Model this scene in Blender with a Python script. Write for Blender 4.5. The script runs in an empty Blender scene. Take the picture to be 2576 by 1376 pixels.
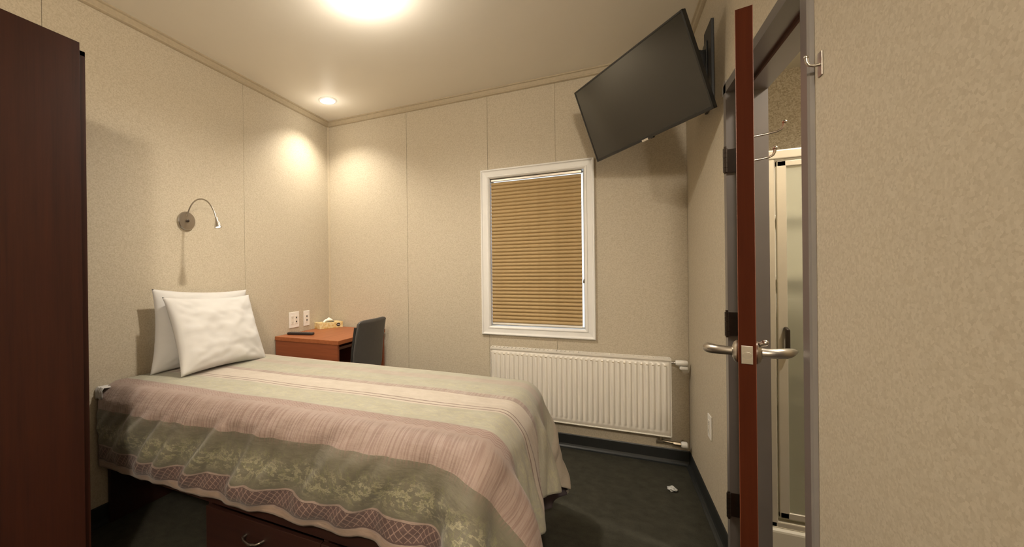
import bpy, bmesh, math, random
import numpy as np
from mathutils import Vector, Matrix, noise

S = bpy.context.scene
COL = S.collection
random.seed(7)
PI = math.pi

# ------------------------------------------------------------------ camera
W, H = 2.727, 2.60            # room width, ceiling height (metres)
FPX = 1045.02
yaw, pitch, roll = -0.4456, -0.0013, -0.0117
cam = bpy.data.cameras.new('camera')
camo = bpy.data.objects.new('camera', cam)
COL.objects.link(camo)
cy_, sy_, cp_, sp_ = math.cos(yaw), math.sin(yaw), math.cos(pitch), math.sin(pitch)
fw = Vector((sy_*cp_, cy_*cp_, sp_))
rt = Vector((cy_, -sy_, 0))
up = rt.cross(fw)
c_, s_ = math.cos(roll), math.sin(roll)
rt2 = rt*c_ + up*s_
up2 = up*c_ - rt*s_
CAM = Vector((2.2756, -3.0859, 1.2261))
camo.matrix_world = Matrix(((rt2.x, up2.x, -fw.x, CAM.x), (rt2.y, up2.y, -fw.y, CAM.y),
                            (rt2.z, up2.z, -fw.z, CAM.z), (0, 0, 0, 1)))
cam.sensor_width = 36.0
cam.lens = FPX/2576*36.0
cam.shift_x = (1288-1030)/2576
cam.clip_start = 0.02
S.camera = camo

# ------------------------------------------------------------------ world, exposure
wd = bpy.data.worlds.new('daylight'); S.world = wd
wd.use_nodes = True
wd.node_tree.nodes['Background'].inputs[0].default_value = (0.86, 0.93, 1.0, 1)
wd.node_tree.nodes['Background'].inputs[1].default_value = 2.2
S.view_settings.view_transform = 'Standard'
S.view_settings.look = 'None'
S.view_settings.gamma = 1.0
S.view_settings.use_curve_mapping = False
S.view_settings.exposure = 0.12
LAMP_COL = (1.0, 0.895, 0.745)
# position, watts, spot angle, blend
LAMP_A = dict(loc=(0.285, -0.385), watts=62, angle=124, blend=0.8, fill_glow=0.8)
LAMP_B = dict(loc=(1.225, -1.335), watts=135, angle=154, blend=0.85, fill_glow=6.5)
LAMP_C = dict(loc=(2.50, -4.25), watts=105, angle=165, blend=0.9, fill_glow=105, soft=0.07, gsoft=0.10)
LAMP_D = dict(loc=(3.38, -1.27), watts=88, angle=160, blend=0.6, fill_glow=9)

# ------------------------------------------------------------------ material helpers
def srgb(r, g, b):
    f = lambda c: (c/255/12.92) if c/255 <= 0.04045 else ((c/255+0.055)/1.055)**2.4
    return (f(r), f(g), f(b), 1)

class NT:
    def __init__(s, name):
        s.m = bpy.data.materials.new(name); s.m.use_nodes = True
        s.t = s.m.node_tree; s.b = s.t.nodes['Principled BSDF']
    def n(s, typ, **kw):
        nd = s.t.nodes.new(typ)
        for k, v in kw.items():
            if k.startswith('i_'):
                nd.inputs[k[2:].replace('_', ' ')].default_value = v
            else: setattr(nd, k, v)
        return nd
    def l(s, a, b): s.t.links.new(a, b)
    def math(s, op, a, b=None, c=None, clamp=False):
        nd = s.t.nodes.new('ShaderNodeMath'); nd.operation = op; nd.use_clamp = clamp
        for i, v in enumerate((a, b, c)):
            if v is None: continue
            if isinstance(v, (int, float)): nd.inputs[i].default_value = v
            else: s.l(v, nd.inputs[i])
        return nd.outputs[0]
    def mix(s, fac, a, b, blend='MIX'):
        nd = s.t.nodes.new('ShaderNodeMix'); nd.data_type = 'RGBA'; nd.blend_type = blend
        for i, v in ((0, fac), (6, a), (7, b)):
            if isinstance(v, (int, float)): nd.inputs[i].default_value = v
            elif isinstance(v, tuple): nd.inputs[i].default_value = v
            else: s.l(v, nd.inputs[i])
        return nd.outputs[2]
    def noise(s, vec, scale, detail=2.0, rough=0.5, dims='3D'):
        nd = s.t.nodes.new('ShaderNodeTexNoise'); nd.noise_dimensions = dims
        nd.inputs['Scale'].default_value = scale; nd.inputs['Detail'].default_value = detail
        nd.inputs['Roughness'].default_value = rough
        if vec is not None: s.l(vec, nd.inputs['Vector'])
        return nd.outputs[0]
    def ramp(s, fac, stops, interp='LINEAR'):
        nd = s.t.nodes.new('ShaderNodeValToRGB'); cr = nd.color_ramp; cr.interpolation = interp
        while len(cr.elements) < len(stops): cr.elements.new(0.5)
        for e, (p, c) in zip(cr.elements, stops):
            e.position = p; e.color = c if isinstance(c, tuple) else (c, c, c, 1)
        s.l(fac, nd.inputs[0]); return nd.outputs[0]
    def scale(s, vec, v):
        nd = s.t.nodes.new('ShaderNodeVectorMath'); nd.operation = 'MULTIPLY'
        s.l(vec, nd.inputs[0]); nd.inputs[1].default_value = v; return nd.outputs[0]
    def bump(s, h, strength=0.3, dist=0.002):
        nd = s.t.nodes.new('ShaderNodeBump'); nd.inputs['Strength'].default_value = strength
        nd.inputs['Distance'].default_value = dist
        s.l(h, nd.inputs['Height']); s.l(nd.outputs[0], s.b.inputs['Normal'])
    def set(s, **kw):
        for k, v in kw.items(): s.b.inputs[k.replace('_', ' ')].default_value = v
        return s
    def base(s, v):
        if isinstance(v, tuple): s.b.inputs['Base Color'].default_value = v
        else: s.l(v, s.b.inputs['Base Color'])
    def pos(s):
        return s.t.nodes.new('ShaderNodeNewGeometry').outputs['Position']
    def objc(s):
        return s.t.nodes.new('ShaderNodeTexCoord').outputs['Object']

M = {}
def plain(name, col, rough=0.5, metal=0.0, var=0.06, nscale=12, spec=0.5, bump=0.0):
    k = NT(name); p = k.pos()
    n = k.noise(p, nscale, 3)
    dark = tuple(c*(1-var) for c in col[:3])+(1,)
    lite = tuple(min(1, c*(1+var)) for c in col[:3])+(1,)
    k.base(k.ramp(n, [(0.3, dark), (0.7, lite)]))
    k.set(Roughness=rough, Metallic=metal, Specular_IOR_Level=spec)
    if bump: k.bump(k.noise(p, nscale*12, 2), bump, 0.001)
    M[name] = k.m; return k

def wall_mat(name, c1, c2, c3):
    k = NT(name); p = k.pos()
    v = k.n('ShaderNodeTexVoronoi'); v.inputs['Scale'].default_value = 170; k.l(p, v.inputs['Vector'])
    sep = k.n('ShaderNodeSeparateColor'); k.l(v.outputs['Color'], sep.inputs[0])
    n1 = k.noise(p, 130, 4, 0.7)
    n2 = k.noise(p, 5, 3)
    a = k.math('ADD', k.math('MULTIPLY', sep.outputs[0], 0.45), k.math('MULTIPLY', n1, 0.75))
    col = k.ramp(a, [(0.33, c1), (0.6, c2), (0.88, c3)])
    col = k.mix(k.math('MULTIPLY', n2, 0.12), col, c1)
    k.base(col); k.set(Roughness=0.62, Specular_IOR_Level=0.35)
    k.bump(n1, 0.06, 0.001)
    M[name] = k.m
wall_mat('wall_vinyl', (0.450, 0.39, 0.295, 1), (0.51, 0.452, 0.350, 1), (0.57, 0.51, 0.405, 1))
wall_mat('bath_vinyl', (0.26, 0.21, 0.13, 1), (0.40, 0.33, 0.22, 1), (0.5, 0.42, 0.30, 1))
plain('trim_vinyl', (0.46, 0.39, 0.28, 1), 0.5, nscale=60)
plain('ceiling_paint', (0.90, 0.86, 0.78, 1), 0.5, var=0.01, nscale=3, spec=0.3)
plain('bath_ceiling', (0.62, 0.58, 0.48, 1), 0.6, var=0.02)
plain('white_vinyl', (0.78, 0.77, 0.75, 1), 0.35, var=0.02)
plain('white_enamel', (0.74, 0.70, 0.63, 1), 0.28, var=0.02, nscale=5)
plain('white_plastic', (0.80, 0.78, 0.74, 1), 0.35, var=0.02)
plain('dark_slot', (0.02, 0.02, 0.02, 1), 0.6)
plain('cove_rubber', (0.016, 0.018, 0.018, 1), 0.45, nscale=30)
plain('chrome', (0.72, 0.70, 0.68, 1), 0.22, 1.0, var=0.03)
plain('satin_nickel', (0.50, 0.46, 0.41, 1), 0.33, 1.0, var=0.05)
plain('brass_pipe', (0.50, 0.43, 0.33, 1), 0.35, 1.0, var=0.1, nscale=50)
plain('grey_frame_paint', (0.17, 0.155, 0.145, 1), 0.30, 0.0, var=0.04, nscale=8, spec=0.6)
plain('dark_hinge', (0.07, 0.055, 0.045, 1), 0.35, 0.8, var=0.1)
plain('tv_bezel', (0.008, 0.008, 0.008, 1), 0.3)
plain('tv_back', (0.012, 0.012, 0.013, 1), 0.5)
plain('chair_plastic', (0.062, 0.058, 0.056, 1), 0.45, var=0.08, nscale=40)
plain('black_metal', (0.02, 0.02, 0.02, 1), 0.4, 0.3)
plain('remote_plastic', (0.022, 0.018, 0.018, 1), 0.35)
plain('rubber_button', (0.09, 0.085, 0.085, 1), 0.6)
plain('shower_acrylic', (0.66, 0.62, 0.52, 1), 0.3, var=0.02, nscale=3)
plain('shower_frame', (0.74, 0.69, 0.58, 1), 0.22, 0.55, var=0.03)
plain('wrapper_film', (0.55, 0.56, 0.55, 1), 0.2, 0.2, var=0.2, nscale=80)
plain('tissue_paper', (0.86, 0.84, 0.78, 1), 0.9, var=0.02)
plain('shaded_lining', (0.06, 0.045, 0.05, 1), 0.9)  # duvet underside, its dark tone stands in for shade inside the hanging flap
plain('mattress_ticking', (0.72, 0.68, 0.62, 1), 0.85, var=0.03)

def wood(name, c1, c2, rough, axis=2, spec=0.4, sc=1.0):
    k = NT(name); p = k.pos()
    st = [38*sc, 38*sc, 38*sc]; st[axis] = 1.6*sc
    q = k.scale(p, tuple(st))
    n1 = k.noise(q, 1.0, 5, 0.6)
    st2 = [160*sc, 160*sc, 160*sc]; st2[axis] = 6*sc
    n2 = k.noise(k.scale(p, tuple(st2)), 1.0, 2, 0.6)
    a = k.math('ADD', k.math('MULTIPLY', n1, 0.65), k.math('MULTIPLY', n2, 0.35))
    k.base(k.ramp(a, [(0.32, c1), (0.68, c2)]))
    k.set(Roughness=rough, Specular_IOR_Level=spec)
    k.bump(n2, 0.08, 0.0005)
    M[name] = k.m
wood('wardrobe_wood', (0.019, 0.0050, 0.0024, 1), (0.036, 0.0095, 0.0042, 1), 0.55, spec=0.22)
wood('bed_wood', (0.016, 0.005, 0.0035, 1), (0.030, 0.010, 0.006, 1), 0.5, axis=0)
wood('desk_wood', (0.26, 0.075, 0.025, 1), (0.38, 0.125, 0.045, 1), 0.38, axis=1)
wood('desk_side_wood', (0.20, 0.055, 0.022, 1), (0.29, 0.085, 0.034, 1), 0.42, axis=0)
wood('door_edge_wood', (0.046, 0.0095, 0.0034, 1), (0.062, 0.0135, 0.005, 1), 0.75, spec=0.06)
wood('door_face_wood', (0.12, 0.032, 0.013, 1), (0.20, 0.06, 0.024, 1), 0.35)

k = NT('carpet'); p = k.pos()
n1 = k.noise(p, 420, 3, 0.8); n2 = k.noise(p, 18, 4, 0.6)
a = k.math('ADD', k.math('MULTIPLY', n1, 0.7), k.math('MULTIPLY', n2, 0.3))
k.base(k.ramp(a, [(0.35, (0.020, 0.020, 0.015, 1)), (0.68, (0.070, 0.066, 0.050, 1))]))
k.set(Roughness=0.97, Specular_IOR_Level=0.1); k.bump(n1, 0.6, 0.004); M['carpet'] = k.m

k = NT('bath_floor'); p = k.pos()
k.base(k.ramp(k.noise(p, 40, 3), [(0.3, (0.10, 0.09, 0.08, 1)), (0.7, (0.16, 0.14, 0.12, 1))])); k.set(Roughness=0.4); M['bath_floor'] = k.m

k = NT('pillow_cotton'); p = k.objc()
n1 = k.noise(p, 5.5, 2, 0.45); n2 = k.noise(p, 600, 2)
k.base((0.56, 0.55, 0.54, 1)); k.set(Roughness=0.85, Specular_IOR_Level=0.2)
k.bump(k.math('ADD', n1, k.math('MULTIPLY', n2, 0.03)), 0.3, 0.02); M['pillow_cotton'] = k.m

k = NT('tv_screen'); k.base((0.006, 0.006, 0.0055, 1)); k.set(Roughness=0.13, Specular_IOR_Level=0.75)
k.b.inputs['Coat Weight'].default_value = 0.0; k.b.inputs['Coat Roughness'].default_value = 0.12
p = k.objc(); k.bump(k.noise(p, 900, 1), 0.03, 0.0005); M['tv_screen'] = k.m

k = NT('blind_fabric'); p = k.objc()
n = k.noise(k.scale(p, (30, 400, 400)), 1, 3)
k.base(k.ramp(n, [(0.3, (0.47, 0.335, 0.165, 1)), (0.7, (0.60, 0.44, 0.235, 1))])); k.set(Roughness=0.8, Specular_IOR_Level=0.2)
tr = k.n('ShaderNodeBsdfTranslucent'); tr.inputs[0].default_value = (0.42, 0.30, 0.16, 1)
mx = k.n('ShaderNodeMixShader'); mx.inputs[0].default_value = 0.16
out = k.t.nodes['Material Output']
k.l(k.b.outputs[0], mx.inputs[1]); k.l(tr.outputs[0], mx.inputs[2]); k.l(mx.outputs[0], out.inputs[0]); M['blind_fabric'] = k.m

def glass(name, tint, rough, fac):
    k = NT(name)
    k.base(tint); k.set(Roughness=rough, IOR=1.45)
    k.b.inputs['Transmission Weight'].default_value = fac
    p = k.objc(); k.bump(k.noise(p, 160, 2), 0.05 if rough > 0.1 else 0.0, 0.001)
    M[name] = k.m
glass('window_glass', (0.95, 0.98, 1, 1), 0.0, 1.0)
glass('shower_glass', (0.80, 0.80, 0.68, 1), 0.22, 0.82)

def emis(name, col, st):
    k = NT(name); k.base((0.8, 0.8, 0.8, 1))
    k.b.inputs['Emission Color'].default_value = col
    k.b.inputs['Emission Strength'].default_value = st
    M[name] = k.m
emis('lamp_lens', (1, 0.93, 0.82, 1), 9.0)
emis('lamp_diode', (1, 0.97, 0.9, 1), 1.2)

# tissue box print: cream with soft floral mottling
k = NT('tissue_box_print'); p = k.objc()
n = k.noise(p, 45, 3); n2 = k.noise(p, 90, 2)
col = k.ramp(n, [(0.38, (0.62, 0.42, 0.14, 1)), (0.5, (0.72, 0.58, 0.30, 1)), (0.62, (0.78, 0.68, 0.42, 1))])
col = k.mix(k.ramp(n2, [(0.62, 0.0), (0.68, 0.6)]), col, (0.35, 0.33, 0.12, 1))
k.base(col); k.set(Roughness=0.45); M['tissue_box_print'] = k.m

# duvet cover: woven stripes laid out in sheet coordinates (UV in metres: u along bed, v across)
k = NT('duvet_print')
uvn = k.t.nodes.new('ShaderNodeUVMap'); uvn.uv_map = 'UVMap'
sx = k.n('ShaderNodeSeparateXYZ'); k.l(uvn.outputs[0], sx.inputs[0])
U, V = sx.outputs[0], sx.outputs[1]
def vstop(v): return (v+0.4)/1.8
peach = (0.36, 0.265, 0.215, 1); beige = (0.42, 0.375, 0.31, 1); cream = (0.51, 0.455, 0.395, 1)
pgreen = (0.385, 0.372, 0.302, 1); dusk = (0.31, 0.238, 0.212, 1); plum = (0.125, 0.082, 0.078, 1)
ggreen = (0.165, 0.152, 0.115, 1); pink = (0.345, 0.265, 0.235, 1); line = (0.22, 0.16, 0.14, 1); blush = (0.40, 0.345, 0.295, 1)
stops = [(-0.40, peach), (-0.22, pgreen), (-0.08, beige), (0.06, beige), (0.13, pgreen), (0.20, blush), (0.27, pgreen),
         (0.43, dusk), (0.475, cream), (0.60, line), (0.607, cream), (0.632, line), (0.638, cream), (0.652, pgreen),
         (0.82, dusk), (0.826, pink), (1.00, ggreen), (1.165, pink), (1.173, plum), (1.235, pink), (1.242, peach)]
vn = k.math('DIVIDE', k.math('ADD', V, 0.4), 1.8)
wob = k.noise(uvn.outputs[0], 120, 2)
vn2 = k.math('ADD', vn, k.math('MULTIPLY', k.math('SUBTRACT', wob, 0.5), 0.0012))
basec = k.ramp(vn2, [(vstop(v), c) for v, c in stops], 'CONSTANT')
def band(a, b, soft=0.004):
    x = k.math('MULTIPLY', k.math('SUBTRACT', V, a), 1/soft, clamp=True)
    y = k.math('MULTIPLY', k.math('SUBTRACT', b, V), 1/soft, clamp=True)
    return k.math('MULTIPLY', x, y)
# fine cross stripes in the pink bands
str_n = k.noise(k.scale(uvn.outputs[0], (120, 4, 1)), 1, 2, 0.6)
strm = k.math('MULTIPLY', k.ramp(str_n, [(0.46, 0.0), (0.58, 1.0)]), band(0.885, 1.03, 0.03))
col = k.mix(k.math('MULTIPLY', strm, 0.75), basec, (0.24, 0.165, 0.145, 1))
str2 = k.math('MULTIPLY', k.ramp(str_n, [(0.40, 0.0), (0.6, 1.0)]), band(0.43, 0.475))
col = k.mix(k.math('MULTIPLY', str2, 0.5), col, cream)
# leaves and sprigs on the green bands
lf = k.noise(k.scale(uvn.outputs[0], (34, 52, 1)), 1, 4, 0.65)
lf2 = k.noise(k.scale(uvn.outputs[0], (60, 26, 1)), 1, 3, 0.6)
lmask = k.math('ADD', band(0.66, 0.815, 0.03), band(1.05, 1.165, 0.04), clamp=True)
lmask = k.math('ADD', lmask, band(0.31, 0.42, 0.03), clamp=True)
lv = k.math('MULTIPLY', k.ramp(lf, [(0.50, 0.0), (0.56, 1.0), (0.62, 0.2)]), lmask)
col = k.mix(k.math('MULTIPLY', lv, 0.6), col, (0.48, 0.46, 0.31, 1))
lv2 = k.math('MULTIPLY', k.ramp(lf2, [(0.53, 0.0), (0.57, 1.0), (0.60, 0.0)]), band(1.03, 1.165, 0.03))
col = k.mix(k.math('MULTIPLY', lv2, 0.7), col, (0.22, 0.22, 0.12, 1))
# stepped zigzag line border
def tri(x, per):
    f = k.math('FRACT', k.math('DIVIDE', x, per))
    return k.math('ABSOLUTE', k.math('SUBTRACT', f, 0.5))
for off in (0.0, 0.012, 0.024, 0.036):
    zz = k.math('ADD', k.math('MULTIPLY', tri(U, 0.036), 0.026), 0.830+off)
    d = k.math('ABSOLUTE', k.math('SUBTRACT', V, zz))
    m = k.math('LESS_THAN', d, 0.0023)
    col = k.mix(k.math('MULTIPLY', m, 0.75), col, (0.25, 0.15, 0.135, 1))
# diamond lattice on the plum band
per = 0.026
d1 = tri(k.math('ADD', U, V), per); d2 = tri(k.math('SUBTRACT', U, V), per)
lat = k.math('GREATER_THAN', k.math('MAXIMUM', d1, d2), 0.425)
lat = k.math('MULTIPLY', lat, band(1.176, 1.233, 0.002))
col = k.mix(k.math('MULTIPLY', lat, 0.55), col, (0.44, 0.31, 0.27, 1))
# worn, slightly mottled weave
big = k.noise(uvn.outputs[0], 14, 4, 0.6)
col = k.mix(0.25, col, k.ramp(big, [(0.35, (0.55, 0.5, 0.42, 1)), (0.65, (1, 1, 1, 1))]), 'MULTIPLY')
col = k.mix(1.0, col, (0.93, 0.93, 0.93, 1), 'MULTIPLY')
k.base(col); k.set(Roughness=0.62, Specular_IOR_Level=0.3)
k.b.inputs['Sheen Weight'].default_value = 0.15
wv = k.noise(k.scale(uvn.outputs[0], (9, 26, 1)), 1, 4, 0.55)
k.bump(k.math('ADD', k.math('MULTIPLY', wv, 1.0), k.math('MULTIPLY', strm, 0.05)), 0.35, 0.02)
M['duvet_print'] = k.m

# ------------------------------------------------------------------ geometry helpers
def link(name, bm, mat, parent=None, smooth=False):
    me = bpy.data.meshes.new(name)
    bmesh.ops.recalc_face_normals(bm, faces=bm.faces)
    bm.to_mesh(me); bm.free()
    for m in (mat if isinstance(mat, (list, tuple)) else [mat]): me.materials.append(M[m])
    o = bpy.data.objects.new(name, me); COL.objects.link(o)
    if smooth:
        for p in me.polygons: p.use_smooth = True
        try: me.set_sharp_from_angle(angle=math.radians(38))
        except Exception: pass
    if parent is not None: o.parent = parent
    return o
def new(): return bmesh.new()
def box(bm, a, b, bev=0.0, seg=2, rot=None):
    """axis box from corner a to corner b"""
    a = Vector(a); b = Vector(b)
    mat = Matrix.Translation((a+b)/2) @ Matrix.Diagonal((abs(b.x-a.x), abs(b.y-a.y), abs(b.z-a.z), 1))
    if rot is not None: mat = rot @ mat
    r = bmesh.ops.create_cube(bm, size=1.0, matrix=mat)
    if bev > 0:
        vs = set(r['verts']); es = [e for e in bm.edges if e.verts[0] in vs and e.verts[1] in vs]
        bmesh.ops.bevel(bm, geom=es, offset=bev, segments=seg, profile=0.5, affect='EDGES')
def cyl(bm, p0, p1, r0, r1=None, seg=24, cap=True):
    p0 = Vector(p0); p1 = Vector(p1); r1 = r0 if r1 is None else r1
    d = p1-p0; q = d.to_track_quat('Z', 'Y').to_matrix().to_4x4()
    bmesh.ops.create_cone(bm, cap_ends=cap, segments=seg, radius1=r0, radius2=r1, depth=d.length,
                          matrix=Matrix.Translation((p0+p1)/2) @ q)
def ball(bm, c, r, sc=(1, 1, 1), seg=16):
    bmesh.ops.create_uvsphere(bm, u_segments=seg, v_segments=seg//2+2, radius=r,
                              matrix=Matrix.Translation(c) @ Matrix.Diagonal((*sc, 1)))
def tube(bm, pts, rad, seg=12, cap=True):
    pts = [Vector(p) for p in pts]
    rads = rad if isinstance(rad, (list, tuple)) else [rad]*len(pts)
    rings = []; ref = None
    for i, p in enumerate(pts):
        t = (pts[min(i+1, len(pts)-1)]-pts[max(i-1, 0)]).normalized()
        if ref is None:
            ref = Vector((0, 0, 1)) if abs(t.z) < 0.9 else Vector((1, 0, 0))
        n = (ref-t*ref.dot(t)).normalized(); ref = n; b = t.cross(n)
        rings.append([bm.verts.new(p+(n*math.cos(2*PI*j/seg)+b*math.sin(2*PI*j/seg))*rads[i]) for j in range(seg)])
    for a, b in zip(rings, rings[1:]):
        for j in range(seg): bm.faces.new((a[j], a[(j+1) % seg], b[(j+1) % seg], b[j]))
    if cap: bm.faces.new(rings[0][::-1]); bm.faces.new(rings[-1])
def lathe(bm, prof, mat=Matrix(), seg=32):
    rings = []
    for r, z in prof:
        rings.append([bm.verts.new(mat @ Vector((max(r, 1e-4)*math.cos(2*PI*j/seg), max(r, 1e-4)*math.sin(2*PI*j/seg), z))) for j in range(seg)])
    for a, b in zip(rings, rings[1:]):
        for j in range(seg): bm.faces.new((a[j], a[(j+1) % seg], b[(j+1) % seg], b[j]))
    bm.faces.new(rings[0][::-1]); bm.faces.new(rings[-1])
def prism(bm, poly, mat, length):
    """poly: 2D points in local xy, extruded along local z"""
    a = [bm.verts.new(mat @ Vector((x, y, 0))) for x, y in poly]
    b = [bm.verts.new(mat @ Vector((x, y, length))) for x, y in poly]
    n = len(poly)
    for i in range(n): bm.faces.new((a[i], a[(i+1) % n], b[(i+1) % n], b[i]))
    bm.faces.new(a[::-1]); bm.faces.new(b)
def tag(o, label, cat, group=None, kind=None):
    o['label'] = label; o['category'] = cat
    if group: o['group'] = group
    if kind: o['kind'] = kind
    return o
def thing(name, label, cat, loc=(0, 0, 0), group=None, kind=None):
    o = bpy.data.objects.new(name, None); COL.objects.link(o); o.location = loc; o.empty_display_size = 0.05
    bpy.context.view_layer.update()
    return tag(o, label, cat, group, kind)
def part(name, bm, mat, parent, smooth=False):
    """part built in world coordinates, parented keeping its place"""
    o = link(name, bm, mat, None, smooth)
    o.parent = parent
    root = parent; mw = Matrix()
    chain = []
    while root is not None: chain.append(root); root = root.parent
    for r in reversed(chain): mw = mw @ r.matrix_parent_inverse @ r.matrix_basis
    o.matrix_parent_inverse = mw.inverted()
    return o

# ================================================================== STRUCTURE
YF = -4.6      # front wall behind the camera
T = 0.10
# floor, ceiling
bm = new(); box(bm, (-T, YF-T, -0.06), (W, T, 0)); tag(link('floor', bm, 'carpet'), 'dark green carpeted floor of the bedroom', 'floor', kind='structure')
bm = new(); box(bm, (-T, YF-T, H), (W+0.1, T, H+0.06)); tag(link('ceiling', bm, 'ceiling_paint'), 'smooth cream ceiling above the bed with round downlights', 'ceiling', kind='structure')

bm = new(); box(bm, (0, YF, 2.40), (W, -3.85, H)); tag(link('ceiling_entry', bm, 'ceiling_paint'), 'lowered ceiling over the entry behind the camera', 'ceiling', kind='structure')

def panels(parent, cuts, mk):
    for a, b in zip(cuts, cuts[1:]): mk(a+0.0012, b-0.0012, parent)

# back wall (y = 0) with the window opening
WX0, WX1, WZ0, WZ1 = 1.476, 2.137, 0.818, 1.930     # clear opening inside the casing
bm = new()
PT = 0.006
for a, b in (((-T, PT, 0), (WX0, 0.12, H)), ((WX1, PT, 0), (W+0.11, 0.12, H)), ((WX0, PT, 0), (WX1, 0.12, WZ0)), ((WX0, PT, WZ1), (WX1, 0.12, H))):
    box(bm, a, b)
wb = tag(link('wall_back', bm, 'trim_vinyl'), 'speckled beige panelled wall with the blind-covered window and radiator', 'wall', kind='structure')
def mk_back(a, b, par):
    bm = new()
    segs = []
    lo, hi = max(a, WX0), min(b, WX1)
    if hi > lo:
        if a < lo: segs.append((a, lo, 0, H))
        if b > hi: segs.append((hi, b, 0, H))
        segs += [(lo, hi, 0, WZ0), (lo, hi, WZ1, H)]
    else: segs = [(a, b, 0, H)]
    for x0, x1, z0, z1 in segs: box(bm, (x0, 0, z0), (x1, PT-0.0005, z1))
    part('wall_panel', bm, 'wall_vinyl', par)
panels(wb, [0.0, 0.788, 1.466, 1.95, W], mk_back)
# left wall (x = 0)
bm = new(); box(bm, (-T, YF-T, 0), (-PT, 0, H))
wl = tag(link('wall_left', bm, 'trim_vinyl'), 'speckled beige panelled wall behind the pillows and reading lamp', 'wall', kind='structure')
def mk_left(a, b, par):
    bm = new(); box(bm, (-PT+0.0005, a, 0), (0, b, H)); part('wall_panel', bm, 'wall_vinyl', par)
panels(wl, [YF, -3.32, -2.11, -0.973, 0.0], mk_left)
# right wall (x = W) with the bathroom doorway
DY0, DY1, DZ = -1.728, -1.006, 1.945
XW1 = 2.845
bm = new()
for a, b in (((W, YF-T, 0), (XW1-0.015, DY0-0.02, H)), ((W, DY1+0.02, 0), (XW1-0.015, 0.006, H)), ((W, DY0-0.02, DZ+0.02), (XW1-0.015, DY1+0.02, H))):
    box(bm, a, b)
tag(link('wall_right', bm, 'wall_vinyl'), 'speckled beige wall with the bathroom doorway beside the television', 'wall', kind='structure')
bm = new(); box(bm, (-T, YF-T, 0), (W+0.1, YF, H)); tag(link('wall_front', bm, 'wall_vinyl'), 'plain beige wall behind the camera', 'wall', kind='structure')

# crown strips: flat vinyl batten with two small ribs
def crown(name, p0, p1, inward, label):
    bm = new(); p0 = Vector(p0); p1 = Vector(p1); L = (p1-p0).length; d = (p1-p0).normalized(); n = Vector(inward)
    # local x = inward, local y = up, local z = along
    mt = Matrix((( n.x, 0, d.x, p0.x), (n.y, 0, d.y, p0.y), (0, 1, 0, p0.z), (0, 0, 0, 1)))
    prof = [(0, 0), (0.020, 0), (0.020, -0.008), (0.012, -0.012), (0.012, -0.036), (0.015, -0.040), (0.015, -0.046), (0.008, -0.050), (0, -0.052)]
    prism(bm, prof, mt, L)
    tag(link(name, bm, 'trim_vinyl'), label, 'trim', kind='structure')
crown('trim_1', (0, 0, H), (W, 0, H), (0, -1, 0), 'beige ceiling strip along the top of the window wall')
crown('trim_2', (0, YF, H), (0, 0, H), (1, 0, 0), 'beige ceiling strip along the top of the pillow wall')
crown('trim_3', (W, YF, H), (W, 0, H), (-1, 0, 0), 'beige ceiling strip above the bathroom doorway and television')
bm = new(); prism(bm, [(0, 0), (0.014, 0), (0.012, -0.004), (0.004, -0.012), (0, -0.014)], Matrix.Translation((0, 0, 0.1)), H-0.15)
tag(link('trim_4', bm, 'trim_vinyl'), 'slim beige corner strip where pillow wall meets window wall', 'trim', kind='structure')

# cove base: rubber with a curved toe
def cove(name, p0, p1, inward, label):
    bm = new(); p0 = Vector(p0); p1 = Vector(p1); L = (p1-p0).length; d = (p1-p0).normalized(); n = Vector(inward)
    mt = Matrix(((n.x, 0, d.x, p0.x), (n.y, 0, d.y, p0.y), (0, 1, 0, p0.z), (0, 0, 0, 1)))
    prof = [(0, 0), (0.024, 0), (0.024, 0.003), (0.014, 0.006), (0.007, 0.014), (0.004, 0.026), (0.004, 0.088), (0.001, 0.094), (0, 0.094)]
    prism(bm, prof, mt, L)
    tag(link(name, bm, 'cove_rubber'), label, 'baseboard', kind='structure')
cove('baseboard_back', (0, 0, 0), (W, 0, 0), (0, -1, 0), 'black rubber cove base under the radiator')
cove('baseboard_left', (0, YF, 0), (0, 0, 0), (1, 0, 0), 'black rubber cove base along the pillow wall')
cove('baseboard_right', (W, -0.948, 0), (W, 0, 0), (-1, 0, 0), 'black rubber cove base left of the bathroom door frame')
cove('baseboard_right', (W, YF, 0), (W, -1.765, 0), (-1, 0, 0), 'black rubber cove base on the near side of the bathroom doorway')

# ------------------------------------------------------------------ window
win = thing('window_1', 'white framed window behind the tan pleated blind', 'window', ((WX0+WX1)/2, 0, WZ0), kind='structure')
# casing: four mitred profiled lengths
OX0, OX1, OZ0, OZ1 = 1.412, 2.199, 0.757, 1.993
cw = 0.064
cprof = [(0, 0), (0, 0.017), (0.004, 0.021), (0.010, 0.021), (0.014, 0.016), (0.020, 0.014), (0.046, 0.012), (0.050, 0.016), (0.056, 0.016), (cw, 0.010), (cw, 0)]
def casing(name, c0, c1, inn):
    """c0,c1 outer corners (x,z); inn = inward dir (x,z); mitred"""
    bm = new(); c0 = Vector(c0); c1 = Vector(c1); d = (c1-c0).normalized(); inn = Vector(inn)
    A = []; B = []
    for o, h in cprof:
        a = c0+inn*o+d*o; b = c1+inn*o-d*o
        A.append(bm.verts.new((a.x, -h, a.y))); B.append(bm.verts.new((b.x, -h, b.y)))
    n = len(cprof)
    for i in range(n): bm.faces.new((A[i], A[(i+1) % n], B[(i+1) % n], B[i]))
    bm.faces.new(A[::-1]); bm.faces.new(B)
    return part(name, bm, 'white_vinyl', win)
casing('window_casing', (OX0, OZ0), (OX0, OZ1), (1, 0))
casing('window_casing', (OX1, OZ0), (OX1, OZ1), (-1, 0))
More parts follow.
